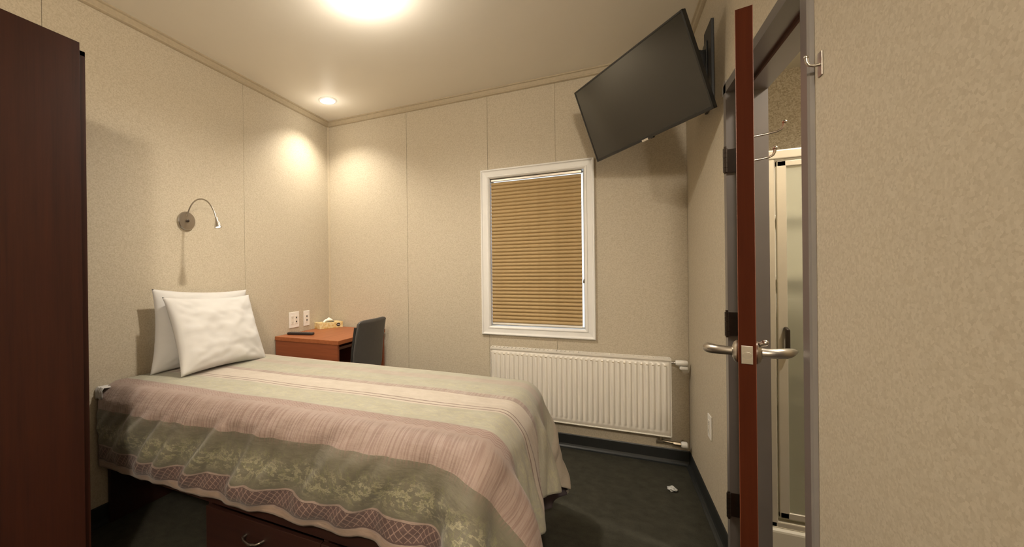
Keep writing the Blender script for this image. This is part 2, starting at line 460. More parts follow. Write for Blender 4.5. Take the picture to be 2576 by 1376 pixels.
casing('window_casing', (OX0, OZ1), (OX1, OZ1), (0, -1))
casing('window_casing', (OX0, OZ0), (OX1, OZ0), (0, 1))
# jamb liner, sash, glass
bm = new()
for a, b in (((WX0-0.002, -0.004, WZ0), (WX0+0.004, 0.118, WZ1)), ((WX1-0.004, -0.004, WZ0), (WX1+0.002, 0.118, WZ1)),
             ((WX0, -0.004, WZ0-0.002), (WX1, 0.118, WZ0+0.004)), ((WX0, -0.004, WZ1-0.004), (WX1, 0.118, WZ1+0.002))):
    box(bm, a, b, 0.001)
part('window_jamb', bm, 'white_vinyl', win)
bm = new(); sw = 0.012
for a, b in (((WX0+0.004, 0.070, WZ0+0.004), (WX0+sw, 0.110, WZ1-0.004)), ((WX1-sw, 0.070, WZ0+0.004), (WX1-0.004, 0.110, WZ1-0.004)),
             ((WX0+0.004, 0.070, WZ0+0.004), (WX1-0.004, 0.110, WZ0+sw)), ((WX0+0.004, 0.070, WZ1-sw), (WX1-0.004, 0.110, WZ1-0.004))):
    box(bm, a, b, 0.003)
part('window_frame', bm, 'white_vinyl', win)
bm = new(); box(bm, (WX0+sw-0.003, 0.086, WZ0+sw-0.003), (WX1-sw+0.003, 0.092, WZ1-sw+0.003)); part('pane', bm, 'window_glass', win)

# ------------------------------------------------------------------ bathroom shell
BY0, BX1, BH = -1.95, 4.05, 2.37
bm = new(); box(bm, (XW1-0.02, BY0, -0.06), (BX1, 0.1, -0.001)); box(bm, (W, DY0, -0.06), (XW1-0.02, DY1, 0.001))
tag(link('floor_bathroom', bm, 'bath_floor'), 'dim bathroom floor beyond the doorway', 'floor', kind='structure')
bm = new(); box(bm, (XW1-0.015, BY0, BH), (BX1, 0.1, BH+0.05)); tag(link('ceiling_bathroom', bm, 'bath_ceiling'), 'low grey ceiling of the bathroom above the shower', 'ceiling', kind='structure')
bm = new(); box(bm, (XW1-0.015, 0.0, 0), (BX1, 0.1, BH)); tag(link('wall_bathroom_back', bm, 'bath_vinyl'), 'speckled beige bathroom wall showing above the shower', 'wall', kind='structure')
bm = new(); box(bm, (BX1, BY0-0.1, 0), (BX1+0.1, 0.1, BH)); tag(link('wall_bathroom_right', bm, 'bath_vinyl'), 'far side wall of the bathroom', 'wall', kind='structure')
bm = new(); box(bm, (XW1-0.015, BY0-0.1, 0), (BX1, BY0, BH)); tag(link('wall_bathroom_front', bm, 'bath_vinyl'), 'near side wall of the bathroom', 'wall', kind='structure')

# ------------------------------------------------------------------ doorway frame (pressed steel)
fr = thing('trim_5', 'grey painted steel frame around the bathroom doorway', 'door frame', (W, DY1, 0), kind='structure')
XF = 2.714
# jamb cross-section in (x, y offset from opening edge, positive = into the wall): face, throat with rabbet and stop
def jprof(sgn):
    return [(XF, 0), (XF, 0.036), (XF+0.004, 0.040), (W+0.001, 0.040), (W+0.001, 0.018), (XW1-0.016, 0.018), (XW1-0.016, 0.05), (XW1, 0.05), (XW1, -0.016),
            (XF+0.062, -0.016), (XF+0.058, -0.012), (XF+0.058, 0.0)]
for nm, y0, sg in (('jamb', DY1, 1), ('jamb', DY0, -1)):
    bm = new(); prism(bm, [(x, y0+sg*o) for x, o in jprof(1)], Matrix.Translation((0, 0, 0.0)), DZ+0.05)
    part(nm, bm, 'grey_frame_paint', fr)
bm = new()
mt = Matrix(((1, 0, 0, 0), (0, 0, 1, DY0-0.054), (0, 1, 0, 0), (0, 0, 0, 1)))
prism(bm, [(x, DZ+o) for x, o in jprof(1)], mt, (DY1-DY0)+0.108)
part('header', bm, 'grey_frame_paint', fr)

# ------------------------------------------------------------------ bathroom door (ajar, seen edge-on)
dr = thing('door_1', 'red-brown wooden bathroom door standing ajar edge-on with lever handles', 'door', (2.738, -1.052, 0), kind='structure')
HL = Vector((2.7375, -1.056, 0)); LT = Vector((2.5985, -1.660, 0))          # room-side face, hinge end and latch end
dd = (HL-LT).normalized(); nn = Vector((dd.y, -dd.x, 0))                  # nn points to the bathroom side
DT = 0.0385
def DM(o): # local frame at latch edge: x = along door to hinge, y = through to bathroom, z = up
    return Matrix(((dd.x, nn.x, 0, o.x), (dd.y, nn.y, 0, o.y), (0, 0, 1, o.z), (0, 0, 0, 1)))
D = DM(LT)
DL = (HL-LT).length
bm = new(); box(bm, (0.0008, 0.0012, 0.012), (DL, DT-0.0012, 1.941), 0.0, rot=D); part('core', bm, 'door_edge_wood', dr)
for y0, y1 in ((0, 0.0012), (DT-0.0012, DT)):
    bm = new(); box(bm, (0.0, y0, 0.012), (DL, y1, 1.941), rot=D); part('door_skin', bm, 'door_face_wood', dr)
# latch plate and bolt
bm = new(); box(bm, (-0.0018, 0.006, 0.966), (0.001, DT-0.007, 1.016), 0.0008, rot=D)
lp = part('latch_plate', bm, 'chrome', dr)
bm = new(); cyl(bm, D @ Vector((-0.004, DT/2, 0.990)), D @ Vector((0.0, DT/2, 0.990)), 0.0095, seg=20); part('latch_bolt', bm, 'satin_nickel', lp, True)
# levers
def lever(side):
    s = -1 if side == 'room' else 1
    y0 = 0 if s < 0 else DT
    z = 0.990
    bm = new()
    x = 0.060
    P = lambda a, b, c: D @ Vector((a, y0+s*b, c))
    q = (P(x, 1, z)-P(x, 0, z)).to_track_quat('Z', 'Y').to_matrix().to_4x4()
    lathe(bm, [(0.0, 0.0), (0.031, 0.0), (0.032, 0.004), (0.027, 0.010), (0.016, 0.014), (0.0, 0.015)], Matrix.Translation(P(x, 0, z)) @ q)
    ro = part('rose', bm, 'satin_nickel', dr, True)
    bm = new()
    if s < 0:
        pts = [P(x, 0.006, z), P(x, 0.022, z), P(x+0.002, 0.042, z), P(x+0.012, 0.062, z), P(x+0.035, 0.072, z-0.002), P(x+0.075, 0.075, z-0.005)]
        rads = [0.0145, 0.0125, 0.013, 0.0145, 0.0145, 0.0135]
    else:
        pts = [P(x, 0.006, z), P(x, 0.024, z), P(x+0.004, 0.045, z+0.001), P(x+0.02, 0.064, z+0.001), P(x+0.05, 0.074, z-0.001), P(x+0.085, 0.083, z-0.003), P(x+0.112, 0.093, z-0.004)]
        rads = [0.0155, 0.0135, 0.014, 0.0145, 0.013, 0.010, 0.0045]
    tube(bm, pts, rads, 16)
    part('lever', bm, 'satin_nickel', ro, True)
    if s > 0:
        bm = new(); cyl(bm, P(x-0.012, 0.008, z+0.026), P(x-0.012, 0.020, z+0.030), 0.006, 0.008, 14); ball(bm, P(x-0.012, 0.02, z+0.031), 0.0085)
        part('thumb_turn', bm, 'satin_nickel', ro, True)
lever('room'); lever('bath')
# hinges: three, knuckle on the room side
for z in (1.665, 1.005, 0.272):
    bm = new()
    kx, ky = 2.708, -1.018
    for i in range(5): cyl(bm, (kx, ky, z-0.048+i*0.0194), (kx, ky, z-0.048+i*0.0194+0.0184), 0.0075, seg=14)
    cyl(bm, (kx, ky, z-0.054), (kx, ky, z+0.056), 0.0048, seg=10)
    box(bm, (kx, -1.0105, z-0.047), (2.758, -1.0065, z+0.047))
    box(bm, (kx, -1.022, z-0.047), (kx+0.003, -1.002, z+0.047))
    part('hinge', bm, 'dark_hinge', dr, True)
# double robe hook on the bathroom face
hk = thing('coat_hook', 'double-armed metal coat hook on the bathroom side of the open door', 'hook', tuple(D @ Vector((0.31, DT, 1.62))))
HP = lambda a, b, c: D @ Vector((a, DT+b, c))
bm = new(); box(bm, (0.302, DT, 1.56), (0.318, DT+0.003, 1.69), 0.001, rot=D); part('back_plate', bm, 'satin_nickel', hk)
for z0, ln, rise in ((1.660, 0.078, 0.030), (1.582, 0.056, 0.030)):
    bm = new()
    pts = [HP(0.31, 0.001, z0), HP(0.31, ln*0.4, z0+0.001), HP(0.31, ln*0.8, z0+0.004), HP(0.31, ln*0.95, z0+0.009), HP(0.31, ln*1.02, z0+0.018), HP(0.31, ln*1.05, z0+rise)]
    tube(bm, pts, [0.0042, 0.0036, 0.0034, 0.0036, 0.004, 0.0045], 10); ball(bm, pts[-1], 0.0065)
    part('hook_arm', bm, 'satin_nickel', hk, True)
# hook on the near wall by the doorway
hk = thing('coat_hook', 'small metal hook on the beige wall at the near side of the doorway', 'hook', (W, -1.800, 1.70))
bm = new(); box(bm, (W-0.003, -1.812, 1.672), (W, -1.790, 1.728), 0.001); part('back_plate', bm, 'satin_nickel', hk)
bm = new(); pts = [(W-0.002, -1.800, 1.700), (W-0.012, -1.800, 1.699), (W-0.021, -1.800, 1.702), (W-0.025, -1.800, 1.710), (W-0.026, -1.800, 1.722)]
tube(bm, pts, [0.004, 0.0036, 0.0034, 0.0036, 0.004], 10); ball(bm, pts[-1], 0.005); part('hook_arm', bm, 'satin_nickel', hk, True)

# ------------------------------------------------------------------ shower
SY = -0.75; SX0, SX1 = 2.870, 3.70
sh = thing('shower_stall', 'cream shower cubicle with framed glass door seen through the bathroom doorway', 'shower', ((SX0+SX1)/2, SY/2, 0))
bm = new(); box(bm, (SX0, SY-0.03, 0.0), (SX1, -0.03, 0.075), 0.012); box(bm, (SX0, SY-0.035, 0.0), (SX1, SY+0.03, 0.098), 0.014, 3); part('tray', bm, 'shower_acrylic', sh)
bm = new()
box(bm, (SX0, -0.05, 0.07), (SX1, -0.02, 1.80), 0.006); box(bm, (SX0, SY+0.02, 0.07), (SX0+0.03, -0.03, 1.80), 0.006); box(bm, (SX1-0.03, SY+0.02, 0.07), (SX1, -0.03, 1.80), 0.006)
part('surround', bm, 'shower_acrylic', sh)
for z in (0.46, 0.62, 1.16, 1.50):
    bm = new(); box(bm, (SX0+0.03, -0.13, z), (SX1-0.03, -0.05, z+0.028), 0.010, 3); part('shelf', bm, 'shower_acrylic', sh)
bm = new()
box(bm, (SX0, SY-0.02, 0.098), (SX0+0.065, SY+0.02, 1.735), 0.006, 3); box(bm, (SX1-0.04, SY-0.02, 0.098), (SX1, SY+0.02, 1.735), 0.006)
box(bm, (SX0, SY-0.024, 1.700), (SX1, SY+0.022, 1.742), 0.006, 3); box(bm, (SX0, SY-0.02, 0.098), (SX1, SY+0.02, 0.125), 0.005)
part('enclosure_frame', bm, 'shower_frame', sh)
gx0, gx1 = SX0+0.072, SX1-0.05
bm = new()
for a, b in (((gx0, 0.14), (gx0+0.034, 1.695)), ((gx1-0.034, 0.14), (gx1, 1.695)), ((gx0, 0.14), (gx1, 0.168)), ((gx0, 1.668), (gx1, 1.695))):
    box(bm, (a[0], SY-0.014, a[1]), (b[0], SY+0.006, b[1]), 0.004, 3)
sd = part('shower_door', bm, 'shower_frame', sh)
bm = new(); box(bm, (gx0+0.03, SY-0.006, 0.165), (gx1-0.03, SY-0.001, 1.672)); part('pane', bm, 'shower_glass', sd)
bm = new(); tube(bm, [(gx0+0.026, SY-0.014, 0.862), (gx0+0.026, SY-0.034, 0.866), (gx0+0.026, SY-0.034, 0.962), (gx0+0.026, SY-0.014, 0.966)], 0.0085, 12)
part('door_pull', bm, 'dark_hinge', sd, True)

# ------------------------------------------------------------------ downlights
def downlight(L, z, label, lensr=0.058):
    x, y = L['loc']
    t = thing('ceiling_light', label, 'ceiling light', (x, y, z), group='round downlights')
    bm = new()
    mt = Matrix.Translation((x, y, z)) @ Matrix.Rotation(PI, 4, 'X')
    pr = [(lensr, 0.0), (lensr+0.016, 0.0), (lensr+0.016, 0.002), (lensr+0.011, 0.0045), (lensr, 0.006)]
    seg = 40; rings = []
    for r, h in pr: rings.append([bm.verts.new(mt @ Vector((r*math.cos(2*PI*j/seg), r*math.sin(2*PI*j/seg), h))) for j in range(seg)])
    for i in range(len(rings)):
        a, b = rings[i], rings[(i+1) % len(rings)]
        for j in range(seg): bm.faces.new((a[j], a[(j+1) % seg], b[(j+1) % seg], b[j]))
    part('trim_ring', bm, 'white_plastic', t, True)
    bm = new(); lathe(bm, [(0.0, 0.0005), (lensr, 0.0005), (lensr, 0.004), (lensr*0.8, 0.009), (lensr*0.45, 0.012), (0.0, 0.013)], mt, 40)
    part('lens', bm, 'lamp_lens', t, True)
    li = bpy.data.lights.new('bulb', 'SPOT'); li.energy = L['watts']; li.color = LAMP_COL
    li.spot_size = math.radians(L['angle']); li.spot_blend = L['blend']; li.shadow_soft_size = L.get('soft', 0.045)
    lo = bpy.data.objects.new('bulb', li); COL.objects.link(lo); lo.parent = t; lo.location = (0, 0, -0.02)
    li = bpy.data.lights.new('fill_glow', 'POINT'); li.energy = L['fill_glow']; li.color = LAMP_COL; li.shadow_soft_size = L.get('gsoft', 0.05)  # added bodiless point light below the lens, brightens ceiling and upper walls
    lo = bpy.data.objects.new('fill_glow', li); COL.objects.link(lo); lo.parent = t; lo.location = (0, 0, -0.13)
    del t['group']
downlight(LAMP_A, H, 'small round glowing downlight in the ceiling corner above the desk')
downlight(LAMP_B, H, 'bright round downlight over the bed at the top edge of the photo')
downlight(LAMP_C, 2.40, 'round downlight in the lowered entry ceiling behind the camera')
downlight(LAMP_D, BH, 'round downlight in the bathroom ceiling')

# ================================================================== OBJECTS
# ------------------------------------------------------------------ wardrobe
wr = thing('wardrobe', 'tall dark red-brown wooden wardrobe at the left edge', 'wardrobe', (0.3, -2.74, 0))
yA, yB = -2.241, -3.24
bm = new()
box(bm, (0.012, yB, 0.0), (0.598, yB+0.018, 2.028), 0.001); box(bm, (0.012, yA-0.018, 0.0), (0.598, yA, 2.028), 0.001)
box(bm, (0.012, yB, 0.08), (0.03, yA, 2.028)); box(bm, (0.012, yB, 0.06), (0.58, yA, 0.08)); box(bm, (0.012, yB, 2.01), (0.598, yA, 2.028), 0.001)
part('body', bm, 'wardrobe_wood', wr)
bm = new(); box(bm, (0.50, yB+0.018, 0.0), (0.56, yA-0.018, 0.06)); part('plinth', bm, 'wardrobe_wood', wr)
ym = (yA-0.027+yB)/2
for a, b, hy in ((ym+0.0015, yA-0.027, ym+0.045), (yB+0.002, ym-0.0015, ym-0.045)):
    bm = new(); box(bm, (0.599, a, 0.07), (0.619, b, 2.045), 0.0015); d = part('door', bm, 'wardrobe_wood', wr)
    bm = new(); tube(bm, [(0.619, hy, 1.0), (0.645, hy, 1.005), (0.648, hy, 1.05), (0.645, hy, 1.095), (0.619, hy, 1.10)], 0.005, 10); part('handle', bm, 'satin_nickel', d, True)

# ------------------------------------------------------------------ bed base
BX0, BXL, BYN, BYF = 0.015, 1.950, -1.893, -0.967
bd = thing('storage_bed', 'dark red-brown wooden storage bed frame with drawer under the duvet', 'bed', ((BX0+BXL)/2, (BYN+BYF)/2, 0))
bm = new(); box(bm, (BX0, BYN, 0.285), (BXL, BYN+0.022, 0.435), 0.002); part('side_rail', bm, 'bed_wood', bd)
bm = new(); box(bm, (BX0, BYF-0.022, 0.285), (BXL, BYF, 0.435), 0.002); part('side_rail', bm, 'bed_wood', bd)
bm = new(); box(bm, (BXL-0.022, BYN+0.0225, 0.0), (BXL, BYF-0.0225, 0.435), 0.002); part('foot_panel', bm, 'bed_wood', bd)
bm = new(); box(bm, (BX0, BYN+0.0225, 0.0), (BX0+0.02, BYF-0.0225, 0.435), 0.002); part('head_panel', bm, 'bed_wood', bd)
bm = new(); box(bm, (BX0+0.021, BYN+0.0225, 0.40), (BXL-0.0225, BYF-0.0225, 0.418)); part('mattress_board', bm, 'bed_wood', bd)
bm = new()
box(bm, (0.765, BYN+0.004, 0.0), (0.785, BYF-0.024, 0.284)); box(bm, (0.785, BYF-0.042, 0.0), (BXL-0.0225, BYF-0.024, 0.284))
box(bm, (0.785, BYN+0.004, 0.0), (BXL, BYN+0.022, 0.030)); box(bm, (1.355, BYN+0.004, 0.03), (1.375, BYN+0.4, 0.284)); box(bm, (BXL-0.02, BYN+0.004, 0.03), (BXL, BYN+0.022, 0.284))
part('drawer_case', bm, 'bed_wood', bd)
for a, b in ((0.772, 1.353), (1.357, 1.946)):
    bm = new(); box(bm, (a, BYN-0.016, 0.036), (b, BYN+0.003, 0.278), 0.002); d = part('drawer', bm, 'bed_wood', bd)
    hx = (a+b)/2-0.022
    bm = new()
    y = BYN-0.016
    tube(bm, [(hx-0.045, y, 0.214), (hx-0.043, y-0.018, 0.216), (hx-0.03, y-0.026, 0.212), (hx, y-0.028, 0.206), (hx+0.03, y-0.026, 0.212), (hx+0.043, y-0.018, 0.216), (hx+0.045, y, 0.214)], [0.007, 0.005, 0.0045, 0.0055, 0.0045, 0.005, 0.007], 10)
    part('handle', bm, 'satin_nickel', d, True)

# mattress
MZ0, MZ1 = 0.420, 0.672
bm = new(); box(bm, (0.02, -1.890, MZ0), (1.955, -0.970, MZ1), 0.066, 6)
mt_ = tag(link('mattress', bm, 'mattress_ticking', None, True), 'white mattress showing at the head corner beneath the duvet', 'mattress')
bm = new()
for z in (MZ0+0.066, MZ1-0.066):
    pts = [(0.085, -1.890, z), (1.889, -1.890, z), (1.935, -1.870, z), (1.955, -1.824, z), (1.955, -1.036, z), (1.935, -0.99, z), (1.889, -0.970, z), (0.085, -0.970, z)]
    tube(bm, pts, 0.004, 8)
part('piping', bm, 'mattress_ticking', mt_, True)
# white sheet corner tucked over the mattress at the head, near side
def sheet():
    bm = new(); n = 14
    g = []
    for i in range(n+1):
        row = []
        x = 0.004+0.055*i/n
        for j in range(n+1):
            s = j/n*0.185
            if s < 0.14: y, z = -1.775-s, MZ1+0.010
            else: y, z = -1.915-0.002*math.sin(i*1.4), MZ1+0.004-(s-0.14)
            z += 0.002*math.sin(i*0.9+j*0.7)
            row.append(bm.verts.new((x, y, z)))
        g.append(row)
    for i in range(n):
        for j in range(n): bm.faces.new((g[i][j], g[i+1][j], g[i+1][j+1], g[i][j+1]))
    o = link('bed_sheet', bm, 'pillow_cotton', None, True)
    m = o.modifiers.new('t', 'SOLIDIFY'); m.thickness = 0.003; m.offset = 0
    return o
tag(sheet(), 'white sheet corner sticking out at the head end of the bed', 'sheet')

# ------------------------------------------------------------------ duvet, draped by a small cloth solver
def drape():
    ds = 0.02
    u0, u1 = 0.030, 2.330         # along bed (rest metres)
    v0, v1 = -0.26, 1.275         # across; v=0 sits at y=-0.945, v grows toward the near side
    nu = int(round((u1-u0)/ds))+1; nv = int(round((v1-v0)/ds))+1
    us = np.linspace(u0, u1, nu); vs = np.linspace(v0, v1, nv)
    rng = np.random.RandomState(3)
    UU, VV = np.meshgrid(us, vs, indexing='ij')
    comp = 0.984
    P = np.zeros((nu, nv, 3))
    P[..., 0] = u0+(UU-u0)*comp
    P[..., 1] = -0.955-VV*0.995+0.060*UU/1.95
    P[..., 2] = 0.705
    # soft bumps so that the slack gathers into folds
    def sn(a, sc, seed):
        out = np.zeros((nu, nv))
        for i in range(nu):
            for j in range(nv):
                out[i, j] = noise.noise(Vector((us[i]*sc[0]+seed, vs[j]*sc[1], seed*1.7)))
        return out*a
    nz = sn(0.016, (9, 5), 3.1)+sn(0.010, (18, 8), 8.3)
    P[..., 2] += nz
    prev = P.copy()
    c = np.array([0.4825, -1.43, 0.0]); hsz = np.array([1.4925, 0.470, MZ1])   # box x up to 1.975
    r = 0.075; th = 0.010
    dt2 = 0.00011
    g = np.array([0, 0, -9.8])
    def con(P, a, b, L, k):
        A = P[a]; B = P[b]; d = B-A; l = np.sqrt((d*d).sum(-1, keepdims=True))+1e-9
        cor = d*((l-L)/l*0.5*k); P[a] = A+cor; P[b] = B-cor
    sl = np.s_
    cons = []
    for s in (0, 1):
        cons.append((sl[s:nu-1:2, :], sl[s+1:nu:2, :], ds, 1.0)); cons.append((sl[:, s:nv-1:2], sl[:, s+1:nv:2], ds, 1.0))
    for s in (0, 1):
        cons.append((sl[s:nu-1:2, :-1], sl[s+1:nu:2, 1:], ds*1.41421, 0.5)); cons.append((sl[s+1:nu:2, :-1], sl[s:nu-1:2, 1:], ds*1.41421, 0.5))
    for w, kk in ((3, 0.22), (6, 0.05)):
        for s in range(0, w*2, 1):
            if s < w:
                cons.append((None, w, s, kk))
    def fixpair(n, w, s):
        idx = np.arange(n-w); idx = idx[(idx//w) % 2 == s % 2]; return idx
    its = 420
    for it in range(its):
        vel = (P-prev)*0.965
        prev = P.copy()
        P = P+vel+g*dt2
        for rep in range(6):
            for cc in cons[:8]:
                A, B, L, kk = cc
                a = P[A]; b = P[B]
                nn_ = min(a.shape[0], b.shape[0]); mm_ = min(a.shape[1], b.shape[1])
                a = a[:nn_, :mm_]; b = b[:nn_, :mm_]
                d = b-a; l = np.sqrt((d*d).sum(-1, keepdims=True))+1e-9
                cor = d*((l-L)/l*0.5*kk)
                P[A][:nn_, :mm_] += cor; P[B][:nn_, :mm_] -= cor
            for w, kk in ((3, 0.10), (6, 0.03)):
                for s in (0, 1):
                    i = fixpair(nu, w, s); a = P[i]; b = P[i+w]; d = b-a; l = np.sqrt((d*d).sum(-1, keepdims=True))+1e-9
                    cor = d*((l-ds*w)/l*0.5*kk*(l < ds*w)); P[i] = a+-(-cor); P[i+w] = b-cor
                    j = fixpair(nv, w, s); a = P[:, j]; b = P[:, j+w]; d = b-a; l = np.sqrt((d*d).sum(-1, keepdims=True))+1e-9
                    cor = d*((l-ds*w)/l*0.5*kk*(l < ds*w)); P[:, j] = a+cor; P[:, j+w] = b-cor
            # collide with the rounded bed block
            q = P-c; s_ = np.sign(q); aq = np.abs(q); d = aq-(hsz-r)
            dp = np.maximum(d, 0); ln = np.sqrt((dp*dp).sum(-1)); inner = np.minimum(d.max(-1), 0)
            sd = ln+inner-r-th
            hit = sd < 0
            # outside-corner direction
            nrm = np.where(ln[..., None] > 1e-6, dp/(ln[..., None]+1e-9), 0)
            amax = np.argmax(d, -1)
            ax = np.zeros_like(P); np.put_along_axis(ax, amax[..., None], 1.0, -1)
            nrm = np.where(ln[..., None] > 1e-6, nrm, ax)*s_
            P = np.where(hit[..., None], P-nrm*sd[..., None], P)
            # friction
            near = sd < 0.002
            mv = P-prev
            tang = mv-(mv*nrm).sum(-1, keepdims=True)*nrm
            P = np.where(near[..., None], P-tang*0.8, P)
            P[..., 0] = np.maximum(P[..., 0], 0.02)
            P[..., 2] = np.maximum(P[..., 2], 0.02)
    # gathers in the hanging sides: ridges running diagonally down the near side, straight down the foot
    def ridge(x): return 1-abs(noise.noise(x))*2
    for i in range(nu):
        for j in range(nv):
            p = P[i, j]
            dn = min(1, max(0, (-1.86-p[1])/0.05))
            if dn > 0 and p[0] < 2.0:
                a = us[i]*1.0; b = vs[j]-0.93
                w = min(1, max(0, (b-0.0)/0.10))*min(1, max(0, (1.26-vs[j])/0.05)*0.8+0.2)
                f1 = ridge(Vector(((a+b*0.9)*5.2, (b)*1.6, 4.0)))**2
                f2 = ridge(Vector(((a+b*1.3)*12.0, (b)*3.0, 9.0)))**3
                big = 0.5+noise.noise(Vector((a*2.2, b*2, 2.0)))
                P[i, j, 1] -= dn*w*(f1*0.065*big+f2*0.020)
                P[i, j, 1] += dn*0.022*math.exp(-((b-0.09)/0.06)**2)*big
            df = min(1, max(0, (p[0]-1.955)/0.04))
            if df > 0:
                f1 = ridge(Vector((vs[j]*9, us[i]*1.2, 14.0)))**2
                P[i, j, 0] += df*min(1, max(0, (us[i]-1.98)/0.12))*f1*0.034
    # puffiness on the top
    topm = np.clip((P[..., 2]-(MZ1-0.02))/0.03, 0, 1)
    P[..., 2] += topm*(0.010+sn(0.006, (3.2, 4.5), 1.3))
    me = bpy.data.meshes.new('duvet')
    verts = P.reshape(-1, 3).tolist()
    faces = []
    for i in range(nu-1):
        for j in range(nv-1):
            faces.append((i*nv+j, i*nv+j+1, (i+1)*nv+j+1, (i+1)*nv+j))
    me.from_pydata(verts, [], faces); me.update()
    uvl = me.uv_layers.new(name='UVMap')
    vi = np.zeros(len(me.loops), dtype=np.int32); me.loops.foreach_get('vertex_index', vi)
    uvs = np.stack([UU.reshape(-1)[vi], VV.reshape(-1)[vi]], -1).astype(np.float32)
    uvl.data.foreach_set('uv', uvs.reshape(-1))
    me.materials.append(M['duvet_print']); me.materials.append(M['shaded_lining'])
    for p in me.polygons: p.use_smooth = True
    o = bpy.data.objects.new('duvet', me); COL.objects.link(o)
    # normals should face up/outward
    if me.polygons[len(me.polygons)//2].normal.z < 0: me.flip_normals()
    m = o.modifiers.new('sub', 'SUBSURF'); m.levels = 1; m.render_levels = 1
    m = o.modifiers.new('thick', 'SOLIDIFY'); m.thickness = 0.012; m.offset = 0.6; m.material_offset = 1; m.material_offset_rim = 0
    return o
tag(drape(), 'striped duvet in faded pink, cream and sage draped over the bed', 'duvet')

# ------------------------------------------------------------------ pillows
def pillow(name, label, center, upv, side, w, h, t, seed, sag=0.0, roll_=0.0):
    bm = new(); n = 44
    side = Vector(side).normalized(); upv = Vector(upv).normalized(); out = side.cross(upv).normalized(); upv = out.cross(side)
    if roll_:
        Rm = Matrix.Rotation(roll_, 3, out); side = Rm @ side; upv = Rm @ upv
    C0 = Vector(center)
    def P(u, v, s):
        x = u*w/2*(1-0.075*(1-v*v)); y = v*h/2*(1-0.085*(1-u*u))
        e = max(0.0, (1-abs(u)**2.6)*(1-abs(v)**2.6))
        th = t/2*e**0.5
        cr = abs(u)*abs(v)
        wr = noise.noise(Vector((u*2.0+seed, v*2.4, s*3.0)))*0.014+noise.noise(Vector((u*5+seed, v*7, s*2.0)))*0.006
        # creases fanning out of the corners
        ang = math.atan2(1-abs(v), 1-abs(u)+1e-6)
        fan = math.sin(ang*14+seed)*0.006*max(0, cr-0.25)*e**0.5*2.5
        off = s*(th+(wr+fan)*min(1, e*2.5))
        sagv = -sag*max(0, v)*max(0, v)
        belly = -0.010*(1-v)*(1-v)*e*0.3
        return C0+side*x+upv*(y+belly)+out*(off+sagv)
    gf = [[None]*(n+1) for _ in range(n+1)]; gb = [[None]*(n+1) for _ in range(n+1)]
    for i in range(n+1):
        for j in range(n+1):
            u = -1+2*i/n; v = -1+2*j/n
            u = math.copysign(abs(u)**0.85, u); v = math.copysign(abs(v)**0.85, v)
            a = bm.verts.new(P(u, v, 1)); gf[i][j] = a
            gb[i][j] = a if i in (0, n) or j in (0, n) else bm.verts.new(P(u, v, -1))
    for i in range(n):
        for j in range(n):
            bm.faces.new((gf[i][j], gf[i+1][j], gf[i+1][j+1], gf[i][j+1]))
            try: bm.faces.new((gb[i][j], gb[i][j+1], gb[i+1][j+1], gb[i+1][j]))
            except ValueError: pass
    o = link(name, bm, 'pillow_cotton', None, False)
    for p in o.data.polygons: p.use_smooth = True
    return tag(o, label, 'pillow', group='white pillows')
def corr(o): pass
pillow('pillow', 'white pillow behind, standing upright against the wall', (0.092, -1.375, 0.915), (-0.02, 0, 1), (0, 1, 0), 0.64, 0.455, 0.125, 2.0, roll_=-0.045)
pillow('pillow', 'white pillow in front, leaning back on the other', (0.232, -1.385, 0.903), (-0.36, 0, 0.9), (0.0, 1, -0.02), 0.585, 0.435, 0.15, 5.0, roll_=-0.01)

# ------------------------------------------------------------------ reading lamp
SCY, SCZ = -1.420, 1.552
rl = thing('reading_lamp', 'nickel gooseneck reading lamp with round wall plate above the pillows', 'wall lamp', (0, SCY, SCZ))
RX = Matrix.Translation((0, SCY, SCZ)) @ Matrix.Rotation(PI/2, 4, 'Y')
bm = new(); lathe(bm, [(0.0, 0.0), (0.052, 0.0), (0.056, 0.004), (0.056, 0.012), (0.052, 0.017), (0.0, 0.019)], RX, 40); part('wall_plate', bm, 'satin_nickel', rl, True)
bm = new(); lathe(bm, [(0.0, 0.018), (0.008, 0.018), (0.008, 0.026), (0.005, 0.028), (0.0, 0.028)], RX, 18); part('switch_knob', bm, 'dark_hinge', rl, True)
pts = []
ctrl = [(0.016, 1.580), (0.030, 1.612), (0.055, 1.645), (0.092, 1.667), (0.135, 1.672), (0.178, 1.660), (0.215, 1.632), (0.245, 1.590), (0.262, 1.548)]
cv = [Vector((x, SCY, z)) for x, z in ctrl]
def catmull(P_, k=6):
    out = []
    for i in range(len(P_)-1):
        p0 = P_[max(i-1, 0)]; p1 = P_[i]; p2 = P_[i+1]; p3 = P_[min(i+2, len(P_)-1)]
        for s in range(k):
            t = s/k
            out.append(0.5*((2*p1)+(p2-p0)*t+(2*p0-5*p1+4*p2-p3)*t*t+(3*p1-p0-3*p2+p3)*t**3))
    out.append(P_[-1]); return out
cv = catmull(cv, 8)
bm = new(); tube(bm, cv, [0.0040+0.0004*(i % 2) for i in range(len(cv))], 12); part('gooseneck', bm, 'satin_nickel', rl, True)
hd = Vector((0.262, SCY, 1.552)); dn = Vector((0.30, 0.0, -1)).normalized()
q = Matrix.Translation(hd) @ dn.to_track_quat('Z', 'Y').to_matrix().to_4x4()
bm = new(); lathe(bm, [(0.0, -0.004), (0.006, -0.004), (0.0085, 0.002), (0.0095, 0.016), (0.014, 0.030), (0.021, 0.052), (0.0215, 0.056), (0.018, 0.056), (0.0, 0.050)], q, 24); hh = part('lamp_head', bm, 'chrome', rl, True)
